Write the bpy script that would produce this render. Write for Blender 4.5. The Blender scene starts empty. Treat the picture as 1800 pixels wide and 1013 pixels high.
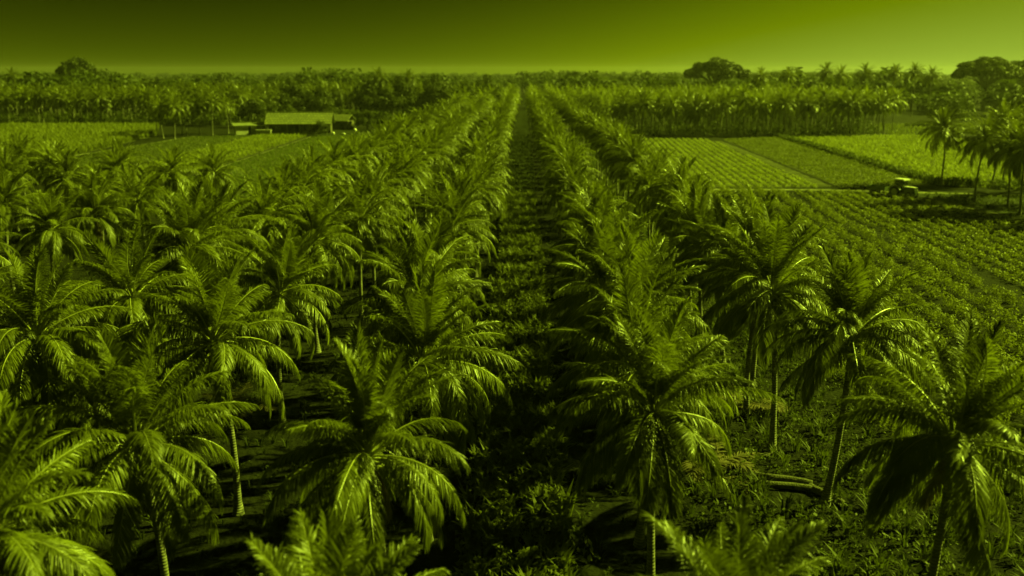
import bpy, math, random
import numpy as np
from mathutils import Matrix, Vector, Euler

R = math.radians
C = bpy.context.scene.collection
rng = np.random.default_rng(7)
rnd = random.Random(11)

# ------------------------------------------------------------------ light direction
SUN_AZ, SUN_EL = R(74), R(34)          # azimuth clockwise from +Y (the direction of the rows)
TINT = (0.74, 1.0, 0.06)               # the yellow green light of the picture

# ------------------------------------------------------------------ materials
def new_mat(name):
    m = bpy.data.materials.new(name); m.use_nodes = True
    nt = m.node_tree; nt.nodes.clear()
    out = nt.nodes.new('ShaderNodeOutputMaterial')
    return m, nt, out

def N(nt, t, **kw):
    n = nt.nodes.new(t)
    for k, v in kw.items():
        if k.startswith('i_'):
            n.inputs[k[2:].replace('_', ' ')].default_value = v
        else:
            setattr(n, k, v)
    return n

def noise_mix(nt, c1, c2, scale, coord='Object', detail=5, lo=.35, hi=.65, vec=None):
    tc = N(nt, 'ShaderNodeTexCoord')
    no = N(nt, 'ShaderNodeTexNoise'); no.inputs['Scale'].default_value = scale; no.inputs['Detail'].default_value = detail
    nt.links.new(vec if vec else tc.outputs[coord], no.inputs['Vector'])
    mr = N(nt, 'ShaderNodeMapRange'); mr.inputs['From Min'].default_value = lo; mr.inputs['From Max'].default_value = hi
    nt.links.new(no.outputs['Fac'], mr.inputs['Value'])
    mx = N(nt, 'ShaderNodeMix', data_type='RGBA')
    mx.inputs['A'].default_value = (*c1, 1); mx.inputs['B'].default_value = (*c2, 1)
    nt.links.new(mr.outputs['Result'], mx.inputs['Factor'])
    return mx.outputs['Result'], no

def leaf_mat(name, c1, c2, scale=1.5, transl=.4, rough=.38, spec=.5, tcol=None):
    m, nt, out = new_mat(name)
    col, _ = noise_mix(nt, c1, c2, scale)
    oi = N(nt, 'ShaderNodeObjectInfo')
    mr = N(nt, 'ShaderNodeMapRange'); mr.inputs['To Min'].default_value = .72; mr.inputs['To Max'].default_value = 1.28
    nt.links.new(oi.outputs['Random'], mr.inputs['Value'])
    mu = N(nt, 'ShaderNodeVectorMath', operation='SCALE')
    nt.links.new(col, mu.inputs[0]); nt.links.new(mr.outputs['Result'], mu.inputs['Scale'])
    p = N(nt, 'ShaderNodeBsdfPrincipled'); p.inputs['Roughness'].default_value = rough; p.inputs['Specular IOR Level'].default_value = spec
    nt.links.new(mu.outputs[0], p.inputs['Base Color'])
    t = N(nt, 'ShaderNodeBsdfTranslucent')
    sc = N(nt, 'ShaderNodeVectorMath', operation='MULTIPLY'); sc.inputs[1].default_value = tcol or (1.7, 1.7, .8)
    nt.links.new(mu.outputs[0], sc.inputs[0]); nt.links.new(sc.outputs[0], t.inputs['Color'])
    ms = N(nt, 'ShaderNodeMixShader'); ms.inputs[0].default_value = transl
    nt.links.new(p.outputs[0], ms.inputs[1]); nt.links.new(t.outputs[0], ms.inputs[2])
    nt.links.new(ms.outputs[0], out.inputs['Surface'])
    return m

def plain_mat(name, c1, c2=None, scale=3, rough=.8, spec=.3, bump=0, bscale=20, metallic=0):
    m, nt, out = new_mat(name)
    p = N(nt, 'ShaderNodeBsdfPrincipled'); p.inputs['Roughness'].default_value = rough
    p.inputs['Specular IOR Level'].default_value = spec; p.inputs['Metallic'].default_value = metallic
    if c2 is None: c2 = tuple(x*.8 for x in c1)
    col, _ = noise_mix(nt, c1, c2, scale)
    nt.links.new(col, p.inputs['Base Color'])
    if bump:
        tc = N(nt, 'ShaderNodeTexCoord'); no = N(nt, 'ShaderNodeTexNoise'); no.inputs['Scale'].default_value = bscale; no.inputs['Detail'].default_value = 6
        nt.links.new(tc.outputs['Object'], no.inputs['Vector'])
        b = N(nt, 'ShaderNodeBump'); b.inputs['Strength'].default_value = bump; b.inputs['Distance'].default_value = .2
        nt.links.new(no.outputs['Fac'], b.inputs['Height']); nt.links.new(b.outputs[0], p.inputs['Normal'])
    nt.links.new(p.outputs[0], out.inputs['Surface'])
    return m

def trunk_mat():
    m, nt, out = new_mat('palm_bark')
    col, _ = noise_mix(nt, (.24, .23, .17), (.10, .10, .07), 3.0)
    tc = N(nt, 'ShaderNodeTexCoord')
    w = N(nt, 'ShaderNodeTexWave', wave_type='BANDS', bands_direction='Z'); w.inputs['Scale'].default_value = 2.6; w.inputs['Distortion'].default_value = 2.5
    nt.links.new(tc.outputs['Object'], w.inputs['Vector'])
    mx = N(nt, 'ShaderNodeMix', data_type='RGBA', blend_type='MULTIPLY'); mx.inputs['Factor'].default_value = .45
    nt.links.new(col, mx.inputs['A']); nt.links.new(w.outputs['Color'], mx.inputs['B'])
    p = N(nt, 'ShaderNodeBsdfPrincipled'); p.inputs['Roughness'].default_value = .85
    nt.links.new(mx.outputs['Result'], p.inputs['Base Color'])
    b = N(nt, 'ShaderNodeBump'); b.inputs['Strength'].default_value = .6; b.inputs['Distance'].default_value = .03
    nt.links.new(w.outputs['Fac'], b.inputs['Height']); nt.links.new(b.outputs[0], p.inputs['Normal'])
    nt.links.new(p.outputs[0], out.inputs['Surface'])
    return m

M = {}
M['leaf'] = leaf_mat('palm_leaf', (.158, .170, .017), (.095, .104, .011), 1.2, .38, .40, .42, (1.6, 1.6, .8))
M['rachis'] = leaf_mat('palm_midrib', (.34, .35, .10), (.24, .25, .07), 2, .15, .4, .5)
M['dry'] = leaf_mat('dry_frond', (.20, .16, .09), (.12, .10, .05), 2, .2, .7, .2, (1, 1, .8))
M['bark'] = trunk_mat()
M['nut'] = plain_mat('coconut_husk', (.14, .16, .03), (.10, .10, .03), 6, .45)
M['broad'] = leaf_mat('broad_leaf', (.062, .070, .013), (.034, .040, .008), .35, .3, .5, .3)
M['far'] = leaf_mat('far_leaf', (.060, .070, .016), (.034, .042, .010), .02, .25, .6, .2)
M['wood'] = plain_mat('tree_bark', (.12, .11, .08), (.06, .055, .04), 3, .9)
M['cropA'] = leaf_mat('crop_pale', (.28, .30, .06), (.18, .195, .04), .25, .3, .6, .2)
M['cropD'] = leaf_mat('crop_bushy', (.30, .315, .035), (.17, .18, .02), .8, .22, .65, .2)
M['cropE'] = leaf_mat('crop_tall', (.21, .225, .035), (.11, .12, .02), .3, .35, .55, .3)
M['cropF'] = leaf_mat('crop_low', (.10, .118, .02), (.065, .08, .014), .2, .4, .55, .25)
M['lane'] = leaf_mat('lane_leaf', (.135, .146, .019), (.08, .087, .012), 1.5, .35, .6, .25)
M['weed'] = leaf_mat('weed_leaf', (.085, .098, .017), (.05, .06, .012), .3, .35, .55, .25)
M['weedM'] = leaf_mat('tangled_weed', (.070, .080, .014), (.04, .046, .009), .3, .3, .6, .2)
M['weedD'] = leaf_mat('weed_shade_toned', (.040, .046, .009), (.022, .026, .006), .3, .25, .7, .2)  # weed leaf darkened, the shade under the palms is put into its colour
M['soil'] = plain_mat('soil_shade_toned', (.016, .017, .007), (.009, .009, .005), .5, .95, .1, .8, 3)  # floor soil darkened past its own tone to carry the palm shade
M['dirt'] = plain_mat('pale_dirt', (.30, .29, .17), (.18, .17, .10), .8, .95, .1, .5, 6)
M['track'] = plain_mat('road_dirt', (.20, .20, .11), (.12, .12, .065), .5, .95, .1, .5, 6)
M['furrow'] = plain_mat('field_soil', (.085, .088, .035), (.05, .05, .022), .25, .95, .1, .6, 4)
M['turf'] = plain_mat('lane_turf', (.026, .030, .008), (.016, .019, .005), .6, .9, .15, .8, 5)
M['white'] = plain_mat('white_paint', (.80, .80, .72), (.70, .70, .6), 2, .35, .5)
M['wall'] = plain_mat('plaster_wall', (.36, .36, .24), (.26, .26, .17), .8, .85)
M['wallD'] = plain_mat('timber_wall', (.11, .105, .07), (.07, .065, .045), 1.5, .85)
M['dark'] = plain_mat('dark_opening', (.012, .012, .009), (.008, .008, .006), 2, .6)  # near-black panel colour stands in for the unlit inside of the doorways
M['tin'] = plain_mat('tin_sheet', (.24, .25, .15), (.16, .17, .1), .6, .5, .4)
M['pale'] = plain_mat('pale_panel', (.62, .62, .5), (.5, .5, .4), 1, .6)
M['paint'] = plain_mat('tractor_paint', (.05, .07, .02), (.04, .055, .016), 3, .35, .5)
M['rubber'] = plain_mat('rubber', (.016, .016, .014), (.024, .023, .02), 6, .8)
M['rim'] = plain_mat('wheel_rim', (.62, .62, .45), (.5, .5, .36), 4, .4)
M['glass'] = plain_mat('cab_glass', (.02, .025, .015), (.03, .035, .02), 2, .08, .6)
M['log'] = plain_mat('cut_log', (.15, .145, .09), (.08, .075, .05), 4, .9, .2, .5, 12)

def tile_roof():
    m, nt, out = new_mat('tile_roof')
    tc = N(nt, 'ShaderNodeTexCoord')
    br = N(nt, 'ShaderNodeTexBrick'); br.inputs['Scale'].default_value = 1
    br.inputs['Brick Width'].default_value = 1.0; br.inputs['Row Height'].default_value = .9; br.inputs['Mortar Size'].default_value = .07
    br.inputs['Color1'].default_value = (.25, .26, .11, 1); br.inputs['Color2'].default_value = (.17, .18, .08, 1); br.inputs['Mortar'].default_value = (.06, .06, .03, 1)
    nt.links.new(tc.outputs['Object'], br.inputs['Vector'])
    p = N(nt, 'ShaderNodeBsdfPrincipled'); p.inputs['Roughness'].default_value = .6
    nt.links.new(br.outputs['Color'], p.inputs['Base Color'])
    nt.links.new(p.outputs[0], out.inputs['Surface'])
    return m
M['tile'] = tile_roof()

# ------------------------------------------------------------------ mesh helpers
class MB:
    """collects vertices and faces, then becomes ONE mesh"""
    def __init__(s): s.V = []; s.F = []; s.MI = []; s.n = 0
    def add(s, v, faces, mi=0):
        v = np.asarray(v, float).reshape(-1, 3); s.V.append(v)
        for f in faces:
            f = np.asarray(f, np.int64)
            s.F.append(f + s.n); s.MI.append(np.full(len(f), mi, np.int32))
        s.n += len(v)
    def box(s, c, d, mi=0, rot=None):
        x, y, z = (np.array(d)/2)
        v = np.array([[-x,-y,-z],[x,-y,-z],[x,y,-z],[-x,y,-z],[-x,-y,z],[x,-y,z],[x,y,z],[-x,y,z]])
        if rot is not None: v = v @ np.array(Euler(rot).to_matrix()).T
        s.add(v + np.array(c), [np.array([[0,3,2,1],[4,5,6,7],[0,1,5,4],[1,2,6,5],[2,3,7,6],[3,0,4,7]])], mi)
    def tube(s, pts, rad, sides=8, mi=0, caps=True):
        pts = np.asarray(pts, float); n = len(pts); rad = np.broadcast_to(np.asarray(rad, float), (n,))
        t = np.gradient(pts, axis=0); t /= np.linalg.norm(t, axis=1, keepdims=True) + 1e-9
        ref = np.array([0, 1, 0.]) if abs(t[:, 1]).mean() < .8 else np.array([1, 0, 0.])
        a = np.cross(t, ref); a /= np.linalg.norm(a, axis=1, keepdims=True); b = np.cross(t, a)
        ang = np.linspace(0, 2*math.pi, sides, endpoint=False)
        v = pts[:, None] + rad[:, None, None]*(np.cos(ang)[None, :, None]*a[:, None] + np.sin(ang)[None, :, None]*b[:, None])
        i, j = np.meshgrid(np.arange(n-1), np.arange(sides), indexing='ij'); j2 = (j+1) % sides
        q = np.stack([i*sides+j, i*sides+j2, (i+1)*sides+j2, (i+1)*sides+j], -1).reshape(-1, 4)
        fs = [q]
        if caps:
            fs += [np.arange(sides)[None, :], (np.arange(sides)[::-1] + (n-1)*sides)[None, :]]
        s.add(v.reshape(-1, 3), fs, mi)
    def cyl(s, c, axis, r, h, sides=20, mi=0):
        c = np.array(c, float); a = np.array(axis, float); a /= np.linalg.norm(a)
        s.tube([c - a*h/2, c + a*h/2], [r, r], sides, mi)
    def ball(s, c, r, mi=0, k=6):
        th = np.linspace(0, math.pi, k+1); r = np.broadcast_to(np.array(r, float), (3,))
        pts = np.array([[math.sin(t)*math.cos(p), math.sin(t)*math.sin(p), math.cos(t)] for t in th for p in np.linspace(0, 2*math.pi, 8, endpoint=False)])
        i, j = np.meshgrid(np.arange(k), np.arange(8), indexing='ij'); j2 = (j+1) % 8
        s.add(pts*r + np.array(c), [np.stack([i*8+j, (i+1)*8+j, (i+1)*8+j2, i*8+j2], -1).reshape(-1, 4)], mi)
    def mesh(s, name, mats, smooth=False):
        V = np.concatenate(s.V); me = bpy.data.meshes.new(name)
        sizes = np.concatenate([np.full(len(f), f.shape[1], np.int32) for f in s.F])
        loops = np.concatenate([f.reshape(-1) for f in s.F]).astype(np.int32)
        me.vertices.add(len(V)); me.vertices.foreach_set('co', V.astype(np.float32).ravel())
        me.loops.add(len(loops)); me.loops.foreach_set('vertex_index', loops)
        me.polygons.add(len(sizes))
        st = np.zeros(len(sizes), np.int32); st[1:] = np.cumsum(sizes)[:-1]
        me.polygons.foreach_set('loop_start', st)
        me.polygons.foreach_set('material_index', np.concatenate(s.MI))
        me.polygons.foreach_set('use_smooth', np.full(len(sizes), smooth))
        for m in (mats if isinstance(mats, (list, tuple)) else [mats]): me.materials.append(m)
        me.update(calc_edges=True); me.validate()
        return me

def link(name, data, parent=None, loc=None, mat=None):
    o = bpy.data.objects.new(name, data); C.objects.link(o)
    if parent: o.parent = parent
    if loc is not None: o.location = loc
    if mat is not None: o.matrix_local = mat
    return o
def tag(o, label=None, cat=None, group=None, kind=None):
    if label: o['label'] = label
    if cat: o['category'] = cat
    if group: o['group'] = group
    if kind: o['kind'] = kind
    return o
def thing(name, label, cat, loc=(0,0,0), rz=0, group=None):
    o = link(name, None, None, loc); o.rotation_euler = (0, 0, rz); o.empty_display_size = .3
    return tag(o, label, cat, group)
ORD = ('first second third fourth fifth sixth seventh eighth ninth tenth eleventh twelfth thirteenth fourteenth fifteenth sixteenth seventeenth '
       'eighteenth nineteenth twentieth twenty-first twenty-second twenty-third twenty-fourth twenty-fifth twenty-sixth twenty-seventh '
       'twenty-eighth twenty-ninth thirtieth thirty-first thirty-second thirty-third thirty-fourth thirty-fifth thirty-sixth thirty-seventh '
       'thirty-eighth thirty-ninth fortieth').split()

# ------------------------------------------------------------------ palm fronds
def unit(v): return v/(np.linalg.norm(v, axis=-1, keepdims=True) + 1e-9)

def frond_geo(mb, e0, bend, L, pairs, rg, wide=.045, us=(0, .35, .72, 1), ws=(.55, 1, .8, .0), droop=.5, vee=.4, seg=12,
              M3=None, off=None, rr=.032, sides=5, sway=0., llen=.82, mi_leaf=0, mi_r=1):
    s = np.linspace(0, 1, 60); a = e0 - bend*s**1.35
    dx = np.cos(a); dz = np.sin(a)
    P = np.stack([np.cumsum(dx), sway*s**2*60*.5, np.cumsum(dz)], -1)*(L/60.); P -= P[0]
    def at(q): return np.stack([np.interp(q, s, P[:, k]) for k in range(3)], -1)
    def put(v):
        if M3 is not None: v = v @ M3.T
        if off is not None: v = v + off
        return v
    qs = np.linspace(0, 1, seg)
    mb.tube(put(at(qs)), (rr*(1.15 - qs))*np.where(qs < .06, 1.7, 1), sides, mi_r, caps=False)
    q = np.repeat(np.linspace(.16, .995, pairs)**.93, 2) + rg.normal(0, .004, pairs*2); q = np.clip(q, .1, 1)
    sgn = np.tile([1., -1.], pairs); n = len(q)
    aa = np.interp(q, s, a); z0 = np.zeros(n)
    T = np.stack([np.cos(aa), z0, np.sin(aa)], -1); U = np.stack([-np.sin(aa), z0, np.cos(aa)], -1); S = np.stack([z0, sgn, z0], -1)
    fa = R(68) - R(44)*q**1.6 + rg.normal(0, .07, n)
    be = vee + rg.normal(0, .12, n)
    D = np.cos(fa)[:, None]*T + np.sin(fa)[:, None]*(np.cos(be)[:, None]*S + np.sin(be)[:, None]*U)
    ln = llen*np.minimum(1, .45 + 2.6*(q-.1))*(1 - .68*np.clip((q-.55)/.45, 0, 1)**1.5)*(1 + rg.normal(0, .09, n))
    g = np.clip(droop*(1 + rg.normal(0, .22, n)), 0, 2.2)
    base = at(q)
    W = unit(T - (T*D).sum(-1, keepdims=True)*D + rg.normal(0, .18, (n, 3)))
    rows = []
    sc = ln/(1 + .42*g)
    for u, w in zip(us, ws):
        p = base + sc[:, None]*(D*u - np.array([0, 0, 1.])*(g*u**1.9)[:, None])
        if w > 0:
            hw = W*(wide*w*.5)
            rows += [p - hw, p + hw]
        else: rows += [p]
    k = len(rows); v = put(np.stack(rows, 1).reshape(-1, 3)); o = np.arange(n)[:, None]*k
    fs = []
    nq = len(us) - 1 - (1 if ws[-1] == 0 else 0)
    for i in range(nq): fs.append(o + np.array([[2*i, 2*i+1, 2*i+3, 2*i+2]]))
    if ws[-1] == 0: fs.append(o + np.array([[2*nq, 2*nq+1, 2*nq+2]]))
    mb.add(v, fs, mi_leaf)

# ten inclinations from the upright spear to the hanging frond
CLS = 11
def cls_par(t, rg):
    e0 = R(88 - 119*t + rg.normal(0, 3))
    bend = R(26 + 150*t*(1-t)**.55 + 8*t + rg.normal(0, 7))
    L = (3.35 + .25*min(1, t*2.6) - .35*max(0, t-.6))*(1 + rg.normal(0, .03))
    droop = .22 + 1.25*t**.7; vee = .55*(1-t)**1.5 + .05
    return e0, bend, L, droop, vee
FR = []
for c in range(CLS):
    row = []
    for v in range(2):
        rg = np.random.default_rng(100*c + v); t = c/(CLS-1)
        e0, bend, L, droop, vee = cls_par(t, rg)
        mb = MB(); frond_geo(mb, e0, bend, L, 136, rg, wide=.030, llen=.96 - .22*min(1, t*2), droop=droop, vee=vee, sway=rg.normal(0, .18))
        row.append(mb.mesh('frond', [M['leaf'], M['rachis']]))
    FR.append(row)

DEAD = []
for v in range(2):
    rg = np.random.default_rng(880 + v); mb = MB()
    frond_geo(mb, R(-48 - 10*v), R(34), 3.0, 70, rg, wide=.03, llen=.6, droop=1.3, vee=0, sway=.1)
    DEAD.append(mb.mesh('frond', [M['dry'], M['dry']]))
def crown_mesh(seed, nf, pairs, wide, us, ws, seg, sides, tmax=1., mats=None):
    rg = np.random.default_rng(seed); mb = MB()
    for i in range(nf):
        t = ((i + .5)/nf)**1.12*tmax
        e0, bend, L, droop, vee = cls_par(t, rg)
        az = i*2.39996 + rg.normal(0, .22)
        M3 = np.array((Matrix.Rotation(az, 3, 'Z') @ Matrix.Rotation(rg.normal(0, .12), 3, 'X')))
        frond_geo(mb, e0, bend, L, pairs, rg, wide, us, ws, droop, vee, seg, M3, np.array([0, 0, .05]), sway=rg.normal(0, .2), sides=sides, rr=.035)
    return mb.mesh('crown', mats or [M['leaf'], M['rachis']])
MID = [crown_mesh(500+i, 42, 60, .050, (0, .5, 1), (.6, 1, 0), 8, 4) for i in range(6)]
FARC = [crown_mesh(600+i, 32, 24, .13, (0, .55, 1), (.7, 1, 0), 6, 3) for i in range(5)]

def heart_mesh(seed):
    rg = np.random.default_rng(seed); mb = MB()
    mb.tube([(0,0,-.55), (0,0,-.2), (0,0,.15), (0,0,.5)], [.13, .21, .2, .07], 10, 1)
    for i in range(14):
        a = i*2.4; e = R(70 - 5*i); p = np.array([math.cos(a), math.sin(a), 0])
        b = p*.12 + np.array([0, 0, .25 - .05*i])
        mb.tube([b, b + (p*math.cos(e) + np.array([0, 0, math.sin(e)]))*.5], [.07, .035], 6, 1, False)
    for i in range(3):                                        # unopened spear leaves
        a = rg.uniform(0, 6.28); p = np.array([math.cos(a), math.sin(a), 0])
        mb.tube([(0,0,.2), p*.1 + (0,0,1.1), p*.3 + (0,0,2.2)], [.045, .06, .008], 5, 0, False)
    for i in range(3):                                        # flower stalks
        a = rg.uniform(0, 6.28); p = np.array([math.cos(a), math.sin(a), 0])
        for k in range(5):
            d = p + rg.normal(0, .25, 3); mb.tube([p*.15, p*.15 + d*.35 + (0,0,.2), p*.15 + d*.7 + (0,0,.1)], [.015, .012, .006], 4, 1, False)
    return mb.mesh('crown', [M['leaf'], M['rachis']])
HEART = [heart_mesh(i) for i in range(3)]
def nuts_mesh(seed):
    rg = np.random.default_rng(seed); mb = MB()
    for i in range(9):
        a = i*.7 + rg.normal(0, .1); r = rg.uniform(.22, .3)
        mb.ball((r*math.cos(a), r*math.sin(a), -.35 + .12*(i % 2) + rg.normal(0, .03)), (.105, .105, .135))
    return mb.mesh('coconut_cluster', M['nut'], True)
NUTS = [nuts_mesh(i) for i in range(3)]

def trunk_mesh(seed, h=8.):
    rg = np.random.default_rng(seed); z = np.linspace(0, 1, 15)
    lean = rg.normal(0, .42, 2); bow = rg.normal(0, .22, 2)
    x = lean[0]*z + bow[0]*np.sin(z*math.pi); y = lean[1]*z + bow[1]*np.sin(z*math.pi)
    r = .125 + .03*(1-z) + .15*np.exp(-z*16); r = r*(1 + .03*np.sin(z*95))
    mb = MB(); mb.tube(np.stack([x, y, z*h - .15*(z == 0)], -1), r, 10)
    return mb.mesh('trunk', M['bark'], True), (lean[0], lean[1])
TR = [trunk_mesh(40+i) for i in range(7)]

def palm(x, y, hub, label, group, lod, sc=1., thick=1., drop=0):
    """coconut palm: trunk, crown (and, near the camera, every frond of the crown and the nuts)"""
    k = rnd.randrange(len(TR)); me, lean = TR[k]; rz = rnd.uniform(0, 6.28)
    p = thing('coconut_palm', label, 'palm', (x, y, 0), 0, group)
    rot = Matrix.Rotation(rz, 4, 'Z')
    ls = .8 if lod else .8
    link('trunk', me, p, mat=rot @ Matrix.Diagonal((thick*.95, thick*.95, hub/8., 1)))
    top = (rot @ Vector((lean[0]*thick*.95, lean[1]*thick*.95, hub)))
    B = Matrix.Translation(top) @ Euler((rnd.gauss(0, .10), rnd.gauss(0, .10), rnd.uniform(0, 6.28))).to_matrix().to_4x4()
    if lod == 0:
        crown = link('crown', rnd.choice(HEART), p, mat=B @ Matrix.Scale(sc, 4))
        link('coconut_cluster', rnd.choice(NUTS), p, mat=B @ Matrix.Scale(sc, 4))
        nf = rnd.randint(42, 47)
        for i in range(nf):
            t = ((i + .5)/nf)**1.12
            c = min(CLS-1, max(0, int(round(t*(CLS-1) + rnd.gauss(0, .35)))))
            az = i*2.39996 + rnd.gauss(0, .2); s = sc*rnd.uniform(.9, 1.08)
            m = B @ Matrix.Rotation(az, 4, 'Z') @ Matrix.Translation((.10, 0, .16 - .3*t)) @ Matrix.Rotation(rnd.gauss(0, .16), 4, 'X') @ Matrix.Rotation(rnd.gauss(0, .06), 4, 'Y') @ Matrix.Diagonal((s, s*(1 if rnd.random() < .5 else -1), s, 1))
            link('frond', rnd.choice(FR[c]), p, mat=m)
        if rnd.random() < .5:                                     # a dead frond hanging down the trunk
            m = B @ Matrix.Rotation(rnd.uniform(0, 6.28), 4, 'Z') @ Matrix.Translation((.12, 0, -.25)) @ Matrix.Scale(sc*.85, 4)
            tag(link('frond', DEAD[rnd.randrange(2)], p, mat=m), 'brown dead frond')
    else:
        link('crown', rnd.choice(MID if lod == 1 else FARC), p, mat=B @ Matrix.Diagonal((sc, sc, sc*rnd.uniform(.92, 1.08), 1)))
    return p

# ------------------------------------------------------------------ plantation rows
START = {'R1': [(4.3, 16.2), (4.6, 26.1), (4.9, 31.6), (4.7, 36.8), (4.5, 43.1), (5.0, 48.2), (4.9, 53.0), (4.9, 63.3)],
         'R2': [(13.0, 24.4), (13.7, 35.1), (12.9, 40.6), (12.8, 45.4), (14.2, 49.8), (13.5, 54.4), (13.0, 58.8)],
         'L1': [(-4.5, 15.9), (-4.3, 23.4), (-3.9, 31.9), (-4.7, 39.1), (-4.8, 47.8)],
         'L2': [(-12.9, 18.4), (-11.9, 24.9), (-12.5, 34.0), (-13.1, 43.5), (-14.2, 56.4)],
         'L3': [(-20.4, 24.0), (-19.6, 33.4), (-19.9, 42.0), (-20.3, 51.0)]}
ROWX = {'R1': 5.0, 'R2': 13.5, 'L1': -4.9, 'L2': -12.8, 'L3': -20.4}
ROWNAME = {'R1': 'first row right of the central lane', 'R2': 'outer row right of the central lane',
           'L1': 'first row left of the central lane', 'L2': 'second row left of the central lane', 'L3': 'third row left of the central lane'}
HUBS = {('R1', 0): 6.9, ('R2', 6): 7.3, ('R2', 5): 7.5, ('R2', 3): 7.5, ('R1', 2): 7.6, ('R1', 1): 8.0, ('R2', 0): 8.1, ('R2', 1): 8.1, ('L1', 1): 7.9, ('L1', 0): 6.3,  ('L2', 1): 7.6, ('L2', 2): 8.1}
for key, pts in START.items():
    pts = list(pts); y = pts[-1][1]
    while y < 262 and len(pts) < 40:
        y += 7.4 + rnd.gauss(0, .7); pts.append((ROWX[key] + rnd.gauss(0, .4), y))
    for i, (x, y) in enumerate(pts):
        lod = 0 if y < 62 else (1 if y < 150 else 2)
        hub = HUBS.get((key, i), 8.0 + rnd.gauss(0, .3)); sc = (.98 if key in ('R1', 'L1') else 1.05)*(.98 if y < 25 else 1.08 if y < 60 else 1)*rnd.uniform(.93, 1.09)
        if y > 100: hub += .3
        o = palm(x, y, hub, 'coconut palm in the %s, %s from the camera' % (ROWNAME[key], ORD[i]), 'palms in the plantation rows', lod, sc)

BLOCK = [(-34.8, 61.2, 8), (-34.3, 68.9, 8), (-33.7, 75.5, 8), (-39.1, 93.8, 8.3), (-35.5, 99.2, 7.8), (-47.8, 90.1, 8.2), (-41.3, 81.6, 8),
         (-47.0, 98.8, 8), (-65.5, 111.3, 8.3), (-57.3, 95.2, 8), (-55.0, 84.5, 7.8), (-27.6, 41.0, 8), (-35.2, 52.0, 8.3), (-43.0, 62.4, 8),
         (-43.6, 70.5, 8.2), (-51.5, 78.0, 8), (-50.2, 106.0, 8), (-57.6, 105.0, 8.1), (-64.5, 98.6, 7.9), (-73.0, 106.5, 8.2), (-27.2, 31.5, 7.6)]
for i, (x, y, h) in enumerate(sorted(BLOCK, key=lambda b: b[1])):
    palm(x, y, h - .3, 'coconut palm in the bare-floored block before the tall crop field, %s from the camera' % ORD[i], 'palms in the left block', 0 if y < 72 else 1, rnd.uniform(.93, 1.06))
# three young palms, low, in the gap of the third row
for i, (x, y, h, lab) in enumerate([(-22.6, 40.2, 3.4, 'young low palm with short trunk, closest of the three saplings in the row gap'),
                                    (-25.0, 44.5, 3.0, 'young low palm with short trunk, farthest out of the three saplings in the row gap'),
                                    (-21.9, 46.2, 3.8, 'tallest of three young short-trunked palms in the row gap')]):
    palm(x, y, h, lab, 'young palms in the row gap', 0, .8)
# cluster beside the tractor track
RC = [(72.0, 147.5, 9.2), (67.6, 127.6, 9.0), (68.3, 119.8, 8.9), (67.6, 115.5, 8.7), (77.0, 129.5, 10.2), (80.5, 147.0, 9.8), (76.0, 119.0, 9.3), (84.0, 150.0, 9.6), (75.0, 108.0, 9), (74.5, 114.0, 9.6), (82.0, 126.0, 9.9), (88.0, 139.0, 9.4), (79.5, 134.5, 10.4)]
for i, (x, y, h) in enumerate(sorted(RC, key=lambda b: math.atan2(b[0], b[1]))):
    palm(x, y, h, 'tall dark palm in the small stand behind the tractor, %s from the left' % ORD[i], 'palms behind the tractor', 1, 1.34)
# lit palms at the corner of the tall crop
LC = [(-108.8, 257, 8.6), (-104.0, 249.5, 8.2), (-100.2, 248.0, 9.0), (-100.8, 259, 9.4), (-98.0, 262, 8.4), (-94.5, 263.0, 9.2), (-92.0, 270.0, 8.5), (-104.8, 266, 9.2)]
for i, (x, y, h) in enumerate(sorted(LC, key=lambda b: b[0]/b[1])):
    palm(x, y, h, 'pale-trunked palm standing before the far grove beside the shed, %s from the left' % ORD[i], 'palms beside the shed', 2, 1.25)

# groves: front ranks tree by tree, the depth behind them as one mass each
def far_template(seed, hub):
    mb = MB(); rg = np.random.default_rng(seed)
    for i in range(15):
        t = ((i+.5)/15)**.92; e0, bend, L, droop, vee = cls_par(t, rg)
        frond_geo(mb, e0, bend, L*1.25, 14, rg, .26, (0, 1), (1, .35), droop, vee, 4, np.array(Matrix.Rotation(i*2.4, 3, 'Z')), np.array([0, 0, hub]), sides=3, mi_leaf=0, mi_r=0, llen=.95)
    mb.tube([(0,0,0), (.1,0,hub*.5), (0,0,hub)], [.2, .16, .15], 5, 1, False)
    return mb
def scatter(name, templates, pos, rz, sc, mats, label=None, cat=None):
    """one object made of many copies of a few template meshes"""
    out = MB(); pos = np.asarray(pos, float); k = np.arange(len(pos)) % len(templates)
    sc = np.asarray(sc, float)
    if sc.ndim == 1: sc = np.repeat(sc[:, None], 3, 1)
    for ti, tmb in enumerate(templates):
        ix = np.where(k == ti)[0]
        if not len(ix): continue
        V = np.concatenate(tmb.V); nv = len(V)
        c, s = np.cos(rz[ix]), np.sin(rz[ix])
        Vs = V[None]*sc[ix][:, None]
        X = Vs[..., 0]*c[:, None] - Vs[..., 1]*s[:, None]; Y = Vs[..., 0]*s[:, None] + Vs[..., 1]*c[:, None]
        allv = np.stack([X, Y, Vs[..., 2]], -1) + pos[ix][:, None]
        base = out.n; out.V.append(allv.reshape(-1, 3)); out.n += nv*len(ix)
        for f, mi in zip(tmb.F, tmb.MI):
            ff = (f[None] + (np.arange(len(ix))*nv)[:, None, None] + base).reshape(-1, f.shape[1])
            out.F.append(ff); out.MI.append(np.tile(mi, len(ix)))
    o = link(name, out.mesh(name, mats))
    return tag(o, label, cat, None, 'stuff')

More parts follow.
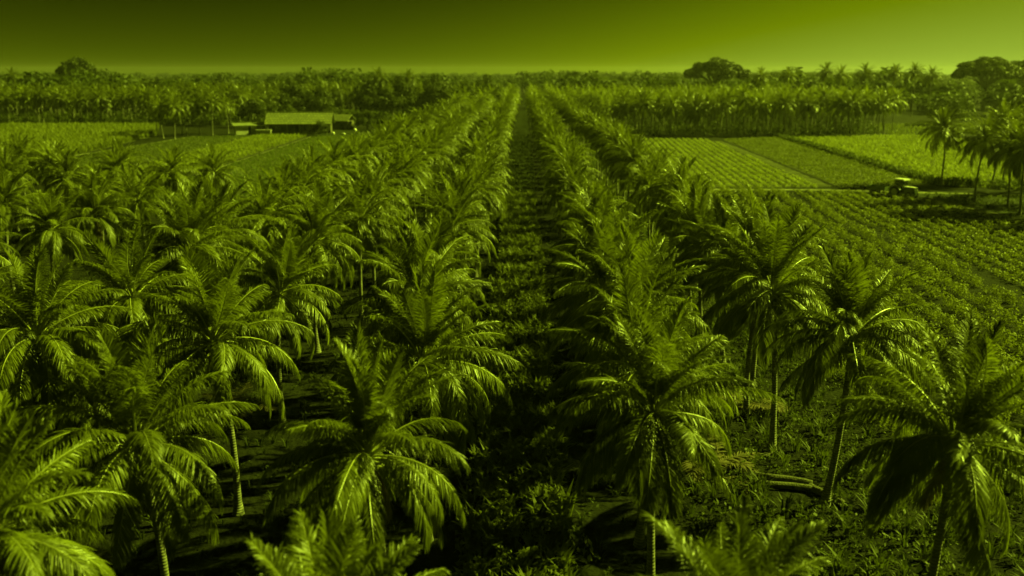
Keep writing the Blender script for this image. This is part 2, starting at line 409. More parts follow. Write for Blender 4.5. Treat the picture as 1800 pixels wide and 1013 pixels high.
FT = [far_template(900+i, 8.0 + i*.35) for i in range(5)]
gp_r, gp_l = [], []
for rank in range(24):
    y0 = 262 + rank*7.2; xs = np.arange(30 - rank*.4, 124 + rank*2.0, 6.9)
    for j, x in enumerate(xs):
        xx = x + rnd.gauss(0, 1.1); yy = y0 + rnd.gauss(0, 1.4) + max(0, xx-108)*1.6
        hub = 8.9 + rnd.gauss(0, .5) + .02*max(0, xx-70)
        if rank == 0:
            palm(xx, yy, hub, 'slim palm fronting the grove behind the striped crops, %s from its left end' % ORD[j], 'front rank of the field grove', 2, 1.42, 1.1)
        elif rank < 2:
            palm(xx, yy, hub, 'palm in the inner ranks of the field grove, half hidden by front trunks', 'inner ranks of the field grove', 2, 1.42, 1.1)
        else:
            gp_r.append((xx, yy, 0))
for rank in range(16):
    y0 = 312 + rank*7.5; xs = np.arange(-230 - rank*5, -98 + rank*1.5, 7.2)
    for j, x in enumerate(xs):
        xx = x + rnd.gauss(0, 1.2); yy = y0 + rnd.gauss(0, 1.5); hub = 9.6 + rnd.gauss(0, .9)
        if rank == 0:
            palm(xx, yy, hub, 'dark palm in the front rank behind the tall crop, %s from its left end' % ORD[j], 'front rank of the tall crop grove', 2, 1.42, 1.1)
        elif rank < 2:
            palm(xx, yy, hub, 'dark palm in the second rank of the grove behind the tall crop, mostly hidden', 'second rank of the tall crop grove', 2, 1.42, 1.1)
        else:
            gp_l.append((xx, yy, 0))
for k, xx in ROWX.items():                                  # the rows run on into the distance
    y = 270
    while y < 470:
        gp_r.append((xx + rnd.gauss(0, .5), y, 0)); y += 7.9
for i in range(110):
    gp_l.append((rnd.uniform(-95, -26), rnd.uniform(350, 460), 0))
def mass(name, pts, label, lo=.9, hi=1.12):
    n = len(pts)
    return scatter(name, FT, pts, rng.uniform(0, 6.28, n), rng.uniform(lo, hi, n), [M['leaf'], M['bark']], label, 'palm grove')
mass('palm_grove', gp_r, 'deep mass of palm crowns behind the front ranks of the field grove and rows')
mass('palm_grove', gp_l, 'deep dark mass of palm crowns behind the tall crop and farm', .95, 1.2)

# single palms standing taller than the groves
for i, (px, y, h) in enumerate([(-.585, 410, 16.4), (-.165, 345, 16.2), (-.128, 350, 15.8), (.27, 380, 16.2), (.345, 360, 18.4), (.36, 380, 17.2), (.388, 365, 18.0), (.42, 390, 17.6), (.445, 370, 18.4), (.30, 400, 16.6), (.465, 360, 16.8)]):
    palm(px*y, y, h, 'lone tall palm rising over the groves to the skyline, %s from the left' % ORD[i], 'skyline palms', 2, 1.4, 1.2)
# ------------------------------------------------------------------ broadleaf trees
def leaf_cloud(mb, centres, radii, n, size, rg, mi=0, flat=.8, floor=None):
    """leaf quads on the outside of many overlapping clumps"""
    centres = np.asarray(centres, float); radii = np.asarray(radii, float)
    k = rg.choice(len(centres), n, p=radii**2/np.sum(radii**2))
    d = unit(rg.normal(0, 1, (n, 3))); rr = radii[k]*rg.uniform(.72, 1.06, n)
    p = centres[k] + d*rr[:, None]*np.array([1, 1, flat])
    if floor is not None: p[:, 2] = np.maximum(p[:, 2], floor + rg.uniform(0, .4, n))
    nn = unit(d*.7 + rg.normal(0, .6, (n, 3)) + np.array([0, 0, .25]))
    a = unit(np.cross(nn, rg.normal(0, 1, (n, 3)))); b = np.cross(nn, a)
    s = (size*rg.uniform(.6, 1.35, n))[:, None]
    v = np.stack([p - a*s*.5, p - b*s*.28, p + a*s*.5, p + b*s*.28], 1).reshape(-1, 3)
    mb.add(v, [np.arange(n*4).reshape(-1, 4)], mi)

def broad_tree_meshes(seed, rx, h, z0, n, size, umbrella=False):
    rg = np.random.default_rng(seed); cs, rs = [], []
    nl = 70 if umbrella else 26
    for i in range(nl):
        a = rg.uniform(0, 6.28); q = math.sqrt(rg.uniform(0, 1))
        r = q*rx*.78
        top = (h - z0)*math.sqrt(max(0, 1 - (q*.85)**2))
        z = z0 + top*(rg.uniform(.70, .88) if umbrella else rg.uniform(.15, .8))
        cs.append((r*math.cos(a), r*math.sin(a), z)); rs.append(rg.uniform(.2, .34)*rx*(.62 if umbrella else 1))
    crown = MB(); leaf_cloud(crown, cs, rs, n, size, rg, 0, .62 if umbrella else .85)
    tr = MB(); bz = z0 + (h - z0)*.2
    tr.tube([(0, 0, -.2), (.1, 0, bz*.5), (0, .1, bz)], [h*.035, h*.024, h*.02], 9, 0, False)
    for c in cs[::3]:
        c = np.array(c); m = c*.5 + np.array([0, 0, bz])*.5; m[2] += .4
        tr.tube([(0, .1, bz*.8), m, c], [h*.014, h*.009, h*.003], 6, 0, False)
    return crown.mesh('crown', M['broad']), tr.mesh('trunk', M['wood'], True)
BT = [broad_tree_meshes(1, 5.2, 12, 2.6, 5200, .55), broad_tree_meshes(2, 6.2, 15, 3.0, 6000, .6), broad_tree_meshes(3, 4.2, 13, 2.5, 4600, .5), broad_tree_meshes(5, 5.5, 10, 1.5, 5200, .5)]
UT = [broad_tree_meshes(11, 13, 25, 9, 15000, .95, True), broad_tree_meshes(12, 16, 24, 9, 17000, .95, True)]
BUSH = [broad_tree_meshes(21, 3.1, 5.4, .3, 3600, .36), broad_tree_meshes(22, 3.6, 5.8, .2, 3800, .38)]
def broad(x, y, var, s, label, group=None, name='broadleaf_tree', cat='tree', sz=None):
    p = thing(name, label, cat, (x, y, 0), rnd.uniform(0, 6.28), group); sz = sz or s
    cm, tm = var; D = Matrix.Diagonal((s, s, sz, 1))
    link('crown', cm, p, mat=D); link('trunk', tm, p, mat=D)
broad(-249, 490, UT[0], .95, 'very large umbrella-crowned tree rising above the horizon over the dark grove', sz=1.12)
broad(105, 480, UT[1], 1.25, 'broad domed rain tree breaking the horizon behind the field grove', sz=1.10)
broad(226, 430, UT[0], 1.35, 'wide flat-topped tree over the far edge of the grove, taller of a pair', sz=1.08)
broad(254, 445, UT[1], 1.1, 'wide spreading tree at the far edge of the grove, outer one of a pair', sz=1.08)
broad(166, 285, BT[1], 1.55, 'massive dark tree at the end of the field grove behind the palm stand', sz=1.1)
broad(182, 300, BT[0], 1.5, 'rounded dark tree behind the palm stand, outermost at the field end', sz=1.2)
broad(153, 312, BT[3], 1.5, 'dark spreading tree beside the clearing where the field grove ends', sz=1.3)
broad(-93.5, 300, BT[0], 1.0, 'big dark round-crowned tree standing behind the small shed', sz=.98)
broad(-86.0, 312, BT[3], .95, 'rounded tree between the small shed and the long farmhouse')
broad(-61.2, 261.5, BUSH[0], .92, 'round leafy bush in front of the farmhouse end wall', name='round_bush', cat='bush')
broad(-67.0, 300, BUSH[1], 1.05, 'pale-edged round bush behind the farmhouse roof end', name='round_bush', cat='bush', sz=1.35)
broad(-52.0, 290, BUSH[0], 1.35, 'large round dark bush with a bright rim behind the hut', name='round_bush', cat='bush', sz=1.35)
broad(-44.6, 284, BUSH[1], 1.1, 'round bush between the hut and the palm rows', name='round_bush', cat='bush', sz=1.15)
broad(-39.5, 284, BUSH[0], 1.1, 'smaller round bush close to the end of the palm rows', name='round_bush', cat='bush', sz=1.0)
k = 0
for i in range(26):                                          # the dark wood behind the farm
    x = -98 + i*3.4 + rnd.gauss(0, 1.5); y = 322 + rnd.uniform(0, 34)
    broad(x, y, BT[i % 3], rnd.uniform(.9, 1.15), 'tall tree in the dark wood behind the farmhouse, %s from its left end' % ORD[i], 'wood behind the farmhouse', sz=rnd.uniform(1.05, 1.35))
for i in range(22):
    a = R(-36 + i*3.4); d = rnd.uniform(440, 620)
    broad(d*math.sin(a), d*math.cos(a), BT[i % 4], rnd.uniform(1.1, 1.5), 'tall tree on the far skyline beyond the groves, %s from the left end' % ORD[i], 'skyline trees', sz=rnd.uniform(1.2, 1.55))

# the far forest, one mass
def clump_template(seed, n=110):
    mb = MB(); rg = np.random.default_rng(seed); cs, rs = [], []
    for i in range(9):
        a = rg.uniform(0, 6.28); q = rg.uniform(0, 1)
        cs.append((q*3*math.cos(a), q*3*math.sin(a), 5.5 + rg.uniform(-1.5, 2.8)*(1-q*.6))); rs.append(rg.uniform(1.4, 2.4))
    leaf_cloud(mb, cs, rs, n, 1.5, rg)
    mb.tube([(0,0,0), (0,0,5)], [.35, .2], 5, 1, False)
    return mb
CT = [clump_template(70+i) for i in range(6)]
n = 4200
aa = rng.uniform(R(-52), R(52), n); dd = 430 + 2300*rng.uniform(0, 1, n)**1.5
pos = np.stack([dd*np.sin(aa), dd*np.cos(aa), np.zeros(n)], -1)
keep = ~((dd < 560) & (np.abs(pos[:, 0]) < 26))
pos = pos[keep]; n = len(pos)
s = rng.uniform(1.2, 2.0, n)*(1 + .25*np.clip((dd[keep]-700)/1500, 0, 1)); szv = rng.uniform(1.0, 1.95, n)*(1+.12*np.sin(aa[keep]*23)+.1*np.sin(aa[keep]*51))
scatter('far_forest', CT, pos, rng.uniform(0, 6.28, n), np.stack([s*1.3, s*1.3, szv], -1), [M['far'], M['wood']], 'hazy flat belt of forest reaching to the horizon', 'forest')

# ------------------------------------------------------------------ ground, paths and fields
def sheet(name, poly, z, mat, kind='structure', label=None, cat=None):
    mb = MB(); mb.add([(x, y, z) for x, y in poly], [np.arange(len(poly))[None]])
    return tag(link(name, mb.mesh(name, mat)), label, cat, None, kind)
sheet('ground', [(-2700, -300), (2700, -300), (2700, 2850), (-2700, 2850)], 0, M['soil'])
def strip(name, pts, w, z, mat):
    pts = np.array(pts, float); t = unit(np.gradient(pts, axis=0)); nrm = np.stack([-t[:, 1], t[:, 0]], -1)
    # soft uneven edges
    rg = np.random.default_rng(3); q = np.linspace(0, len(pts)-1, 90)
    px = np.interp(q, range(len(pts)), pts[:, 0]); py = np.interp(q, range(len(pts)), pts[:, 1])
    nx = np.interp(q, range(len(pts)), nrm[:, 0]); ny = np.interp(q, range(len(pts)), nrm[:, 1])
    wl = w/2 + rg.normal(0, w*.07, 90); wr = w/2 + rg.normal(0, w*.07, 90)
    L = np.stack([px + nx*wl, py + ny*wl, np.full(90, z)], -1); Rr = np.stack([px - nx*wr, py - ny*wr, np.full(90, z)], -1)
    mb = MB(); i = np.arange(89)
    mb.add(np.concatenate([L, Rr]), [np.stack([i+90, i+91, i+1, i], -1)])
    return tag(link(name, mb.mesh(name, mat)), None, None, None, 'structure')
strip('dirt_road', [(-3.4, 133.1), (4, 133.6), (14, 138), (25, 141.2), (49, 140.9), (62, 138.4), (78.6, 134.6), (100, 130), (140, 122)], 1.9, .024, M['track'])
strip('farm_track', [(54.5, 243), (53.6, 200), (51.3, 145)], 2.6, .020, M['furrow'])
strip('farm_track', [(61.5, 131), (64.5, 117), (66.5, 104), (66, 80)], 2.2, .020, M['furrow'])
strip('footpath', [(-106, 180), (-102.5, 206.2), (-100.3, 235), (-98.2, 257.9)], 1.3, .02, M['track'])
strip('footpath', [(-61.2, 160), (-62.0, 205), (-63.0, 258)], .5, .02, M['track'])
strip('footpath', [(-78.0, 188), (-79.5, 230), (-81, 258)], .5, .02, M['track'])
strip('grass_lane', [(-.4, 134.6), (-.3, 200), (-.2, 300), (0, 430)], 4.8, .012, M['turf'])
sheet('farmyard', [(-92, 258), (-46, 258), (-44, 292), (-92, 292)], .016, M['turf'])

def inside(poly, x, y):
    poly = np.asarray(poly); c = np.zeros(len(x), bool); j = len(poly)-1
    for i in range(len(poly)):
        xi, yi = poly[i]; xj, yj = poly[j]
        m = ((yi > y) != (yj > y)) & (x < (xj-xi)*(y-yi)/(yj-yi+1e-12)+xi); c ^= m; j = i
    return c
def rows_in(poly, ang, dr, dl, jit, rg, gap=0.):
    """plant positions in rows"""
    P = np.asarray(poly, float); c = P.mean(0); rad = np.max(np.linalg.norm(P-c, axis=1))
    u, v = np.meshgrid(np.arange(-rad, rad, dr), np.arange(-rad, rad, dl), indexing='ij')
    u = u + rg.normal(0, jit*dr, u.shape); v = v + rg.normal(0, dl*.3, v.shape)
    ca, sa = math.cos(ang), math.sin(ang)
    x = c[0] + u*ca + v*sa; y = c[1] - u*sa + v*ca
    x, y = x.ravel(), y.ravel(); k = inside(poly, x, y) & (rg.uniform(0, 1, len(x)) > gap)
    return np.stack([x[k], y[k], np.zeros(k.sum())], -1)
def bush_t(seed, n, r, h, size):
    mb = MB(); rg = np.random.default_rng(seed); cs = [(rg.normal(0, r*.35), rg.normal(0, r*.35), h*rg.uniform(.35, .65)) for _ in range(5)]
    leaf_cloud(mb, cs, [r*.55]*5, n, size, rg, 0, h/r*.8, .02); return mb
def tuft_t(seed, n, h, spread, w):
    mb = MB(); rg = np.random.default_rng(seed); a = rg.uniform(0, 6.28, n); d = np.stack([np.cos(a), np.sin(a), np.zeros(n)], -1)
    b = d*rg.uniform(0, spread*.3, n)[:, None]; hh = h*rg.uniform(.6, 1.1, n); sp = spread*rg.uniform(.4, 1, n)
    side = np.stack([-np.sin(a), np.cos(a), np.zeros(n)], -1)*w*.5; z = np.array([0, 0, 1.])
    m1 = b + d*(sp*.3)[:, None] + z*(hh*.65)[:, None]; m2 = b + d*sp[:, None] + z*(hh*rg.uniform(.7, 1.05, n))[:, None]
    v = np.stack([b-side*.6, b+side*.6, m1+side, m1-side, m2], 1).reshape(-1, 3); o = np.arange(n)[:, None]*5
    mb.add(v, [o+np.array([[0, 1, 2, 3]]), o+np.array([[3, 2, 4]])]); return mb
def crop(name, poly, ang, dr, dl, jit, temps, mat, label, smin=.75, smax=1.25, gap=0., seed=0, extra=None, soil='furrow'):
    rg = np.random.default_rng(seed); p = rows_in(poly, ang, dr, dl, jit, rg, gap)
    if extra is not None: p = p[extra(p)]
    if soil: sheet('field_soil', poly, .008, M[soil])
    return scatter(name, temps, p, rg.uniform(0, 6.28, len(p)), rg.uniform(smin, smax, len(p)), mat, label, 'crop')
A4 = R(4.2)
b_big = [bush_t(i, 130, .74, 1.15, .2) for i in range(5)]
b_sm = [bush_t(10+i, 26, .42, .42, .22) for i in range(5)]
b_tiny = [bush_t(20+i, 16, .36, .3, .26) for i in range(4)]
t_tall = [tuft_t(i, 12, 1.7, .75, .13) for i in range(5)]
t_mid = [tuft_t(10+i, 10, .8, .5, .11) for i in range(5)]
lane_t = [tuft_t(30+i, 26, 1.35, .7, .14) for i in range(3)] + [bush_t(34+i, 60, .62, 1.15, .24) for i in range(3)]
weed_t = [tuft_t(40+i, 9, .45, .4, .07) for i in range(4)] + [bush_t(45+i, 18, .4, .35, .16) for i in range(2)]

D1 = [(18.5, 42), (20.0, 60), (22.5, 95), (26.5, 139), (41.5, 138.8), (43.0, 100), (43.2, 72), (41, 50), (34, 38)]
D2 = [(42.6, 138.4), (57.5, 136.6), (60.5, 130), (63.2, 116), (64.9, 104), (64, 70), (44.6, 55), (44.4, 72), (44.1, 100)]
D3 = [(61.5, 137.2), (66.2, 136.6), (78.6, 133.4), (100, 128.6), (100, 70), (68.6, 76), (68.6, 104)]
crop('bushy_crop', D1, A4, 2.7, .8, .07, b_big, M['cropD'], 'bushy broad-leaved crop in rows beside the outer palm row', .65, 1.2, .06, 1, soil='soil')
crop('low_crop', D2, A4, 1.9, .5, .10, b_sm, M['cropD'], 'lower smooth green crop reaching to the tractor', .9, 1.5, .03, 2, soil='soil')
crop('rough_grass', D3, A4, 1.2, .8, .4, weed_t, M['weed'], 'rough grass beneath the palm stand behind the tractor', seed=3, gap=.1, soil='turf')
FA = [(34.7, 250), (53.2, 246.5), (50.0, 143.8), (27.6, 143.6), (24.0, 150), (27, 190)]
FB = [(57.2, 246), (75.0, 256), (70.2, 146.5), (53.6, 143.6)]
FC = [(77.0, 256), (122, 262), (126, 200), (118, 150), (81, 140), (72.6, 147)]
crop('striped_crop', FA, A4, 1.55, .62, .07, b_sm, M['cropA'], 'pale sunlit crop in narrow straight stripes before the grove', seed=4)
crop('striped_crop', FB, A4, 1.25, .7, .12, b_sm, M['cropE'], 'darker green crop strip between two tracks before the grove', seed=5)
crop('striped_crop', FC, A4, 1.1, .75, .3, t_mid, M['cropA'], 'pale tall crop field beyond the tractor, farthest strip', seed=6)
HG = [(75.2, 255.5), (76.8, 255.5), (72.6, 146), (70.4, 146.4)]
crop('weedy_ridge', HG, A4, .8, .7, .3, lane_t, M['weed'], 'dark weedy ridge dividing the pale and the green crop strips', seed=16, soil=None)
CL = [(112, 264), (160, 268), (175, 330), (128, 318), (118, 290)]
crop('rough_grass', CL, 0, 1.5, 1.2, .4, t_mid, M['cropE'], 'pale grass clearing where the field grove ends', .6, 1.2, .1, 23, soil='turf')
HG2 = [(73, 146), (82, 139.6), (110, 134), (112, 139), (84, 145), (74, 150)]
crop('weedy_verge', HG2, A4, 1.0, .8, .4, lane_t, M['weed'], 'tall dark weeds along the dirt road behind the tractor', seed=17, soil=None)
FE = [(-230, 304), (-128, 304), (-111, 262), (-103.6, 200), (-107, 150), (-120, 120), (-190, 130)]
crop('tall_crop', FE, R(-8), 1.5, .9, .25, t_tall, M['cropE'], 'tall leafy maize-like crop behind the palm block', seed=7, extra=lambda p: np.abs(p[:, 0]) < p[:, 1]*.76)
FF = [(-97.3, 256), (-83, 258), (-80.6, 222), (-79.2, 186), (-84, 150), (-100, 158), (-101.6, 206)]
crop('low_crop', FF, R(-2), 1.4, .9, .3, b_tiny, M['weed'], 'dark low crop strip between the two footpaths', seed=8)
FG = [(-80.0, 262), (-64.4, 262), (-63, 205), (-62.0, 150), (-76, 130), (-78.6, 190)]
crop('low_crop', FG, R(-1), 1.2, .75, .2, t_mid, M['cropE'], 'pale upright crop strip running to the farmhouse', seed=9)
FH = [(-61.6, 257), (-46, 262), (-26, 262), (-25, 70), (-32, 84), (-31, 106), (-60, 120), (-60.6, 160)]
crop('meadow', FH, R(-1), 1.1, .9, .35, b_tiny, M['cropF'], 'dark smooth green meadow beside the third palm row', seed=10)
ug_t = [bush_t(60+i, 40, .5, .55, .17) for i in range(4)] + [tuft_t(65+i, 16, .7, .55, .07) for i in range(3)]
LN = [(-2.2, 16), (2.1, 16), (1.7, 131.5), (-2.3, 131.5)]
crop('lane_shrubs', LN, 0, .62, .56, .25, lane_t, M['lane'], 'dense knee-high leafy shrubs filling the central lane', .75, 1.25, .04, 11, soil=None)
UG0 = [(7.2, 14), (24, 14), (30, 42), (19, 42), (20.5, 70), (7.2, 70)]
crop('undergrowth', UG0, 0, .75, .7, .4, ug_t, M['weedM'], 'leafy tangled weeds on the floor near the cut logs', .6, 1.5, .12, 15, lambda p: np.hypot(p[:, 0]-12.7, p[:, 1]-36.5) > 1.5, None)
UG = [(7.5, 70), (20.5, 70), (26, 140), (28, 250), (7.5, 250)]
crop('undergrowth', UG, 0, .8, .75, .4, weed_t, M['weed'], 'rough sunlit weeds under the palms bordering the field', .6, 1.5, .2, 12, soil=None)
UG2 = [(-45, 26), (-2.4, 14), (-2.6, 110), (-24, 110), (-33, 78), (-60, 84), (-75, 118), (-80, 100)]
crop('undergrowth', UG2, 0, 1.15, 1.0, .45, weed_t, M['weedD'], 'low shade-toned weeds under the left palms', .6, 1.3, .1, 13, soil=None)
TL = [(-2.6, 135), (2.4, 135), (2.4, 262), (-2.6, 262)]
crop('lane_grass', TL, 0, .7, .75, .4, weed_t, M['weedD'], 'short shade-toned grass in the far half of the central lane', .6, 1.3, .1, 24, soil=None)
UG3 = [(2.3, 16), (7.4, 16), (7.4, 130), (2.4, 130)]
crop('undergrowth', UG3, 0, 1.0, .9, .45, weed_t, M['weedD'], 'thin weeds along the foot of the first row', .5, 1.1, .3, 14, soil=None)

GR = [(29, 259), (108, 262), (122, 300), (160, 420), (20, 420), (20, 300)]  # scrub added here to darken the shaded inside of the grove
gr_t = [bush_t(50+i, 46, 1.2, 1.7, .5) for i in range(4)]
crop('undergrowth', GR, 0, 3.1, 2.6, .4, gr_t, M['weed'], 'scrub added to darken the gaps between the field grove trunks', .6, 1.2, .15, 21, soil=None)
GL = [(-260, 309), (-98, 309), (-24, 330), (-24, 400), (-300, 420)]
crop('undergrowth', GL, 0, 3.4, 2.8, .4, gr_t, M['weed'], 'dark scrub at the foot of the grove behind the tall crop', .8, 1.7, .1, 22, soil=None)
# ------------------------------------------------------------------ farm buildings
def house():
    h = thing('farmhouse', 'long low farmhouse with a pale tiled gable roof and dark veranda', 'house', (-69.3, 270.5, 0), R(4))
    L, Wd, ev, rg_ = 19.0, 8.0, 3.5, 6.5
    w = MB()
    w.box((-6.5, -1.2, 1.7), (5.6, 3.0, 3.4)); w.box((0, 2.0, 1.7), (18.4, 3.6, 3.4))
    w.add([(9.2, -3.7, ev-.1), (9.2, 3.7, ev-.1), (9.2, 0, rg_-.25), (-9.2, -3.7, ev-.1), (-9.2, 3.7, ev-.1), (-9.2, 0, rg_-.25)], [np.array([[0, 1, 2], [5, 4, 3]])])
    wall = link('wall', w.mesh('wall', M['wallD']), h)
    r = MB()
    for s in (-1, 1):
        y1 = s*(Wd/2+.5); z1 = ev - .35
        r.add([(-L/2-.7, 0, rg_), (L/2+.7, 0, rg_), (L/2+.7, y1, z1), (-L/2-.7, y1, z1), (-L/2-.7, 0, rg_-.15), (L/2+.7, 0, rg_-.15), (L/2+.7, y1, z1-.15), (-L/2-.7, y1, z1-.15)],
              [np.array([[0, 1, 2, 3], [4, 7, 6, 5], [3, 2, 6, 7], [0, 3, 7, 4], [1, 5, 6, 2]])])
    roof = link('roof', r.mesh('roof', M['tile']), h)
    c = MB(); c.tube([(-L/2-.7, 0, rg_+.03), (L/2+.7, 0, rg_+.03)], [.16, .16], 8); link('ridge_cap', c.mesh('ridge_cap', M['tile']), roof)
    for x in (-3.4, .4, 4.2, 8.6):
        p = MB(); p.box((x, -3.7, 1.62), (.22, .22, 3.24)); link('post', p.mesh('post', M['wall']), h)
    d = MB(); d.box((-1.4, .17, 1.15), (1.3, .08, 2.3)); link('door', d.mesh('door', M['dark']), h)
    for x in (2.4, 6.2):
        f = MB(); f.box((x, .17, 1.7), (1.7, .08, 1.2)); fr = link('window', f.mesh('window', M['wall']), h)
        g = MB(); g.box((x, .11, 1.7), (1.4, .06, .95)); link('pane', g.mesh('pane', M['glass']), fr)
    f = MB(); f.box((-6.6, -2.74, 1.8), (1.5, .08, 1.1)); fr = link('window', f.mesh('window', M['wall']), h)
    g = MB(); g.box((-6.6, -2.79, 1.8), (1.2, .06, .85)); link('pane', g.mesh('pane', M['glass']), fr)
    b = MB(); b.box((3.2, -3.2, .45), (4.6, .12, .9)); link('veranda_rail', b.mesh('veranda_rail', M['wall']), h)
    s = thing('shed', 'small pale-walled shed with a flat overhanging tin roof', 'shed', (-84.4, 267, 0), R(26))
    w = MB(); w.box((-2.4, 0, 1.35), (3.7, 3.6, 2.7)); w.box((1.15, -.2, 1.35), (1.9, 3.2, 2.7)); w.box((.5, 1.7, 1.35), (9, .2, 2.7)); w.box((4.85, .6, 1.3), (.15, 2.2, 2.6))
    link('wall', w.mesh('wall', M['pale']), s)
    r = MB(); r.box((.4, .1, 3.0), (10.6, 4.6, .2), 0, (R(7), 0, 0)); link('roof', r.mesh('roof', M['tin']), s)
    d = MB(); d.box((-.27, -.9, 1.15), (.5, .1, 2.3)); link('door', d.mesh('door', M['dark']), s)
    for x in (3.0, 5.0):
        p = MB(); p.box((x, -2.1, 1.3), (.16, .16, 2.6)); link('post', p.mesh('post', M['wall']), s)
    k = thing('hut', 'small dark hut with a pale pitched roof beside the farmhouse', 'hut', (-60.2, 291, 0), R(-14))
    w = MB(); w.box((0, 0, 1.5), (5.6, 5, 3)); link('wall', w.mesh('wall', M['wallD']), k)
    r = MB()
    for sg in (-1, 1):
        r.add([(-3.3, 0, 4.9), (3.3, 0, 4.9), (3.3, sg*3.2, 2.9), (-3.3, sg*3.2, 2.9), (-3.3, 0, 4.78), (3.3, 0, 4.78), (3.3, sg*3.2, 2.78), (-3.3, sg*3.2, 2.78)],
              [np.array([[0, 1, 2, 3], [4, 7, 6, 5], [3, 2, 6, 7], [0, 3, 7, 4], [1, 5, 6, 2]])])
    link('roof', r.mesh('roof', M['tile']), k)
    d = MB(); d.box((.6, -2.53, 1.05), (1.1, .08, 2.1)); link('door', d.mesh('door', M['dark']), k)
    # pale box cart by the veranda
    c = thing('farm_cart', 'low pale box cart parked at the farmhouse corner', 'cart', (-79.2, 264.8, 0), R(4))
    b = MB(); zb, zt = .55, 1.55
    b.add([(-2.1, -.8, zb), (2.1, -.8, zb), (2.1, .8, zb), (-2.1, .8, zb), (-2.35, -1, zt), (2.35, -1, zt), (2.35, 1, zt), (-2.35, 1, zt)], [np.array([[0, 3, 2, 1], [4, 5, 6, 7], [0, 1, 5, 4], [1, 2, 6, 5], [2, 3, 7, 6], [3, 0, 4, 7]])])
    link('bed', b.mesh('bed', M['pale']), c)
    for x in (-1.2, 1.2):
        for y in (-.85, .85):
            t = MB(); t.cyl((x, y, .36), (0, 1, 0), .36, .2); link('wheel', t.mesh('wheel', M['rubber'], False), c)
    for nm, lb, x, y, rr in (('sack', 'white sack lying on the grass before the hut', -54.9, 265.5, (.55, .35, .28)), ('sack', 'pale sack leaning by the round bush', -58.3, 266.5, (.45, .4, .42)),
                            ('sack', 'pale rounded sack at the far side of the hut', -54.0, 279, (.6, .5, .6))):
        t = MB(); t.ball((0, 0, rr[2]*.85), rr, 0, 8)
        tag(link(nm, t.mesh(nm, M['white'], True), None, (x, y, 0)), lb, 'sack', 'sacks around the farmyard')
house()

# ------------------------------------------------------------------ tractor and trailer
def wheel(parent, x, y, r, w, hub):
    t = MB(); n = 28; prof = [(.62, -.5), (.93, -.5), (1, -.38), (1, .38), (.93, .5), (.62, .5)]
    ang = np.linspace(0, 2*math.pi, n, endpoint=False); v = []
    for a in ang:
        for (q, b) in prof: v.append((r*q*math.cos(a), b*w, r*q*math.sin(a)))
    m = len(prof); i, j = np.meshgrid(np.arange(n), np.arange(m-1), indexing='ij'); i2 = (i+1) % n
    t.add(v, [np.stack([i*m+j, i*m+j+1, i2*m+j+1, i2*m+j], -1).reshape(-1, 4)])
    for a in ang[::2]:
        for s in (-1, 1): t.box((r*1.0*math.cos(a), s*w*.24, r*1.0*math.sin(a)), (.09*r, w*.5, .06*r+.04), 0, (0, -a, s*.5))
    e = link('wheel', None, parent, (x, y, r)); link('tyre', t.mesh('tyre', M['rubber']), e)
    h = MB(); h.cyl((0, 0, 0), (0, 1, 0), r*.62, w*.7, 24); h.cyl((0, 0, 0), (0, 1, 0), r*.22, w*.95, 14); link('rim', h.mesh('rim', M[hub]), e)
